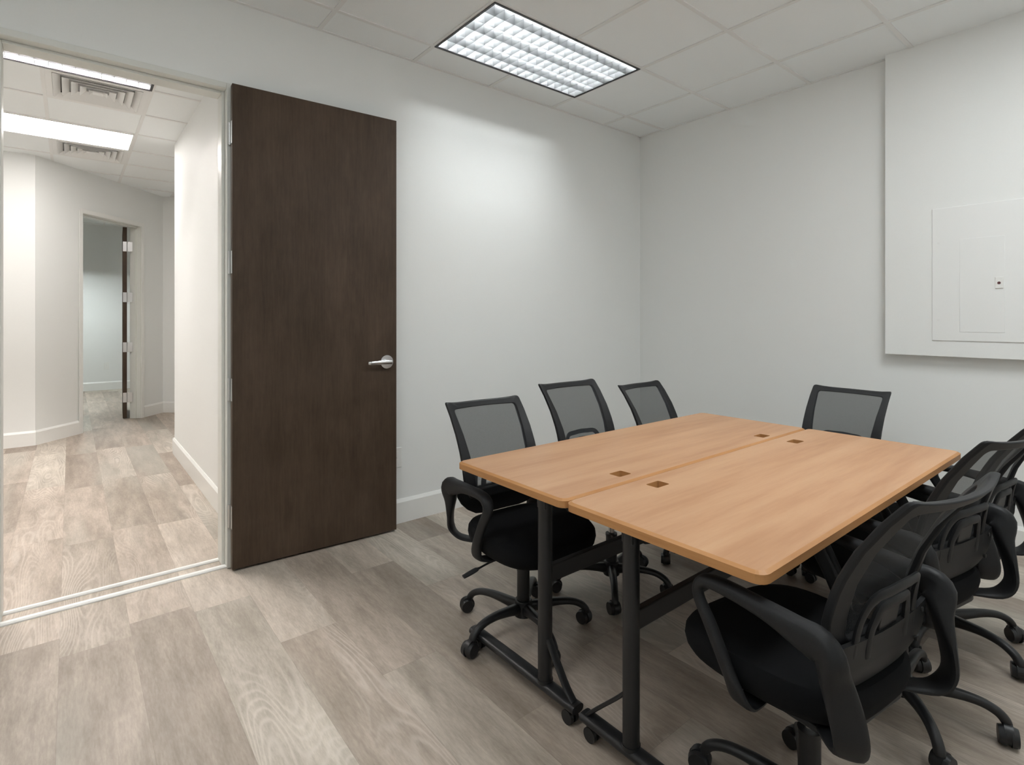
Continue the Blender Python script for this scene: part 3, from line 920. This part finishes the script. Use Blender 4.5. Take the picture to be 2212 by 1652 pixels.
    # --- arms: broad closed-looking loops from under the seat
    for s in (-1, 1):
        bm = bmesh.new()
        q = 0.7071
        sweep(bm, [((s * 0.135, 0.035, 0.383), 0.055, 0.010, (0, 1, 0)),
                   ((s * 0.205, 0.026, 0.384), 0.060, 0.012, (0, 1, 0)),
                   ((s * 0.243, 0.024, 0.400), 0.056, 0.018, (0.0, 1, 0.1)),
                   ((s * 0.258, 0.045, 0.460), 0.040, 0.026, (-s * 0.35, 1, 0)),
                   ((s * 0.263, 0.092, 0.550), 0.036, 0.028, (-s * 0.4, 1, 0)),
                   ((s * 0.264, 0.128, 0.610), 0.038, 0.028, (-s * 0.6, 0.8, 0)),
                   ((s * 0.263, 0.118, 0.646), 0.044, 0.028, (-s * 1, 0.3, 0)),
                   ((s * 0.262, 0.070, 0.658), 0.046, 0.030, (-s * 1, 0, 0)),
                   ((s * 0.258, -0.040, 0.652), 0.046, 0.038, (-s * 1, 0, 0)),
                   ((s * 0.254, -0.120, 0.638), 0.046, 0.060, (-s * 1, -0.1, 0.0)),
                   ((s * 0.250, -0.178, 0.622), 0.050, 0.078, (-s * 1, -0.4, 0.0)),
                   ((s * 0.238, -0.192, 0.565), 0.062, 0.046, (-s * 0.85, -0.7, 0)),
                   ((s * 0.230, -0.208, 0.500), 0.068, 0.024, (-s * q, -q, 0)),
                   ((s * 0.222, -0.214, 0.440), 0.066, 0.020, (-s * q, -q, 0)),
                   ((s * 0.198, -0.190, 0.402), 0.056, 0.018, (-s * 0.5, -0.9, 0)),
                   ((s * 0.150, -0.130, 0.392), 0.050, 0.012, (-s * 0.6, -0.8, 0)),
                   ((s * 0.110, -0.100, 0.384), 0.050, 0.010, (-s * 0.6, -0.8, 0))], 5, 14, 2.8)
        up.append(mk('armrest', bm, M['plastic'], t, smooth=True))
    # --- gas lift
    bm = bmesh.new(); cyl(bm, (0, 0, 0.070), (0, 0, 0.252), 0.0265, n=28); cyl(bm, (0, 0, 0.244), (0, 0, 0.256), 0.0280, n=28)
    mk('column', bm, M['steel_black'], t, smooth=True)
    bm = bmesh.new(); cyl(bm, (0, 0, 0.20), (0, 0, 0.335), 0.0145, n=24)
    up.append(mk('piston', bm, M['chrome'], t, smooth=True))
    bm = bmesh.new(); cyl(bm, (0, 0, 0.058), (0, 0, 0.124), 0.040, 0.036, 28)
    mk('hub', bm, M['steel_black'], t, smooth=True, bevel=0.004)
    for k in range(5):
        a = 2 * PI * k / 5; ca, sa = math.cos(a), math.sin(a)
        bm = bmesh.new(); side = (-sa, ca, 0)
        def P(r, z): return (r * ca, r * sa, z)
        sweep(bm, [(P(0.025, 0.090), 0.040, 0.050, side), (P(0.08, 0.099), 0.038, 0.038, side), (P(0.15, 0.106), 0.034, 0.030, side), (P(0.208, 0.102), 0.031, 0.027, side),
                   (P(0.248, 0.086), 0.030, 0.027, side), (P(0.267, 0.066), 0.030, 0.028, side), (P(0.271, 0.054), 0.027, 0.027, side)], 4, 12, 2.4)
        mk('leg', bm, M['steel_black'], t, smooth=True)
        bm = bmesh.new(); rnd = random.Random(k * 7 + 1); th = rnd.uniform(0, 2 * PI)
        c = Vector(P(0.271, 0.0)); d = Vector((math.cos(th), math.sin(th), 0)); e = Vector((-math.sin(th), math.cos(th), 0))
        wc = c + d * 0.014 + Vector((0, 0, 0.0295))
        for w0, w1 in ((-0.024, -0.006), (0.006, 0.024)):
            cyl(bm, wc + e * w0, wc + e * w1, 0.0255 if w0 < 0 else 0.0295, 0.0295 if w0 < 0 else 0.0255, 24)
        cyl(bm, wc - e * 0.006, wc + e * 0.006, 0.012, n=12)
        hood = wc + Vector((0, 0, 0.004)); cyl(bm, hood - e * 0.011 + d * -0.004, hood + e * 0.011 + d * -0.004, 0.0300, n=22)
        cyl(bm, c + Vector((0, 0, 0.03)), c + Vector((0, 0, 0.058)), 0.010, n=12)
        mk('caster', bm, M['wheel'], t, smooth=True)
    return t

UPPER = {'seat', 'seat_pan', 'tilt_mechanism', 'height_lever', 'back_frame', 'back_mesh', 'lumbar_support', 'lumbar_pad', 'armrest', 'piston', 'screw'}
proto = make_chair()
CH = [  # x, y, rotation, lift, base turn, label
    (-2.587, -1.368, 177, -0.030, 111, 'black mesh office chair at the front left corner of the tables, nearest the open door'),
    (-2.022, -1.363, 179, 0.010, 80, 'middle black mesh office chair of the wall side row, lumbar arch showing above the table'),
    (-1.369, -1.340, 182, -0.048, 49, 'black mesh office chair nearest the room corner in the wall side row'),
    (-0.932, -1.912, 87, -0.052, 40, 'black mesh office chair alone at the far end of the tables, under the boxed-out wall'),
    (-2.600, -2.507, -8, 0.002, 28, 'big black mesh office chair in the right foreground, seen from behind'),
    (-1.918, -2.512, -11, 0.019, 0, 'black mesh office chair behind the right foreground one'),
    (-1.312, -2.497, -7, -0.025, 30, 'black mesh office chair cut off by the right edge of the picture'),
]
for i, (x, y, r, lift, turn, label) in enumerate(CH):
    c = proto if i == 0 else copy_tree(proto)
    c.location = (x, y, 0); c.rotation_euler = (0, 0, math.radians(r))
    tag(c, label, 'chair', 'black mesh office chairs around the tables')
for i, c in enumerate([o for o in bpy.data.objects if o.parent is None and o.name.startswith('office_chair')]):
    k = min(range(len(CH)), key=lambda q: (CH[q][0] - c.location.x) ** 2 + (CH[q][1] - c.location.y) ** 2)
    lift, turn, r = CH[k][3], CH[k][4], CH[k][2]
    for ch in c.children:
        b = ch.name.split('.')[0]
        if b in UPPER: ch.location.z = lift
        elif b in ('leg', 'caster'): ch.rotation_euler = (0, 0, math.radians(turn - r))
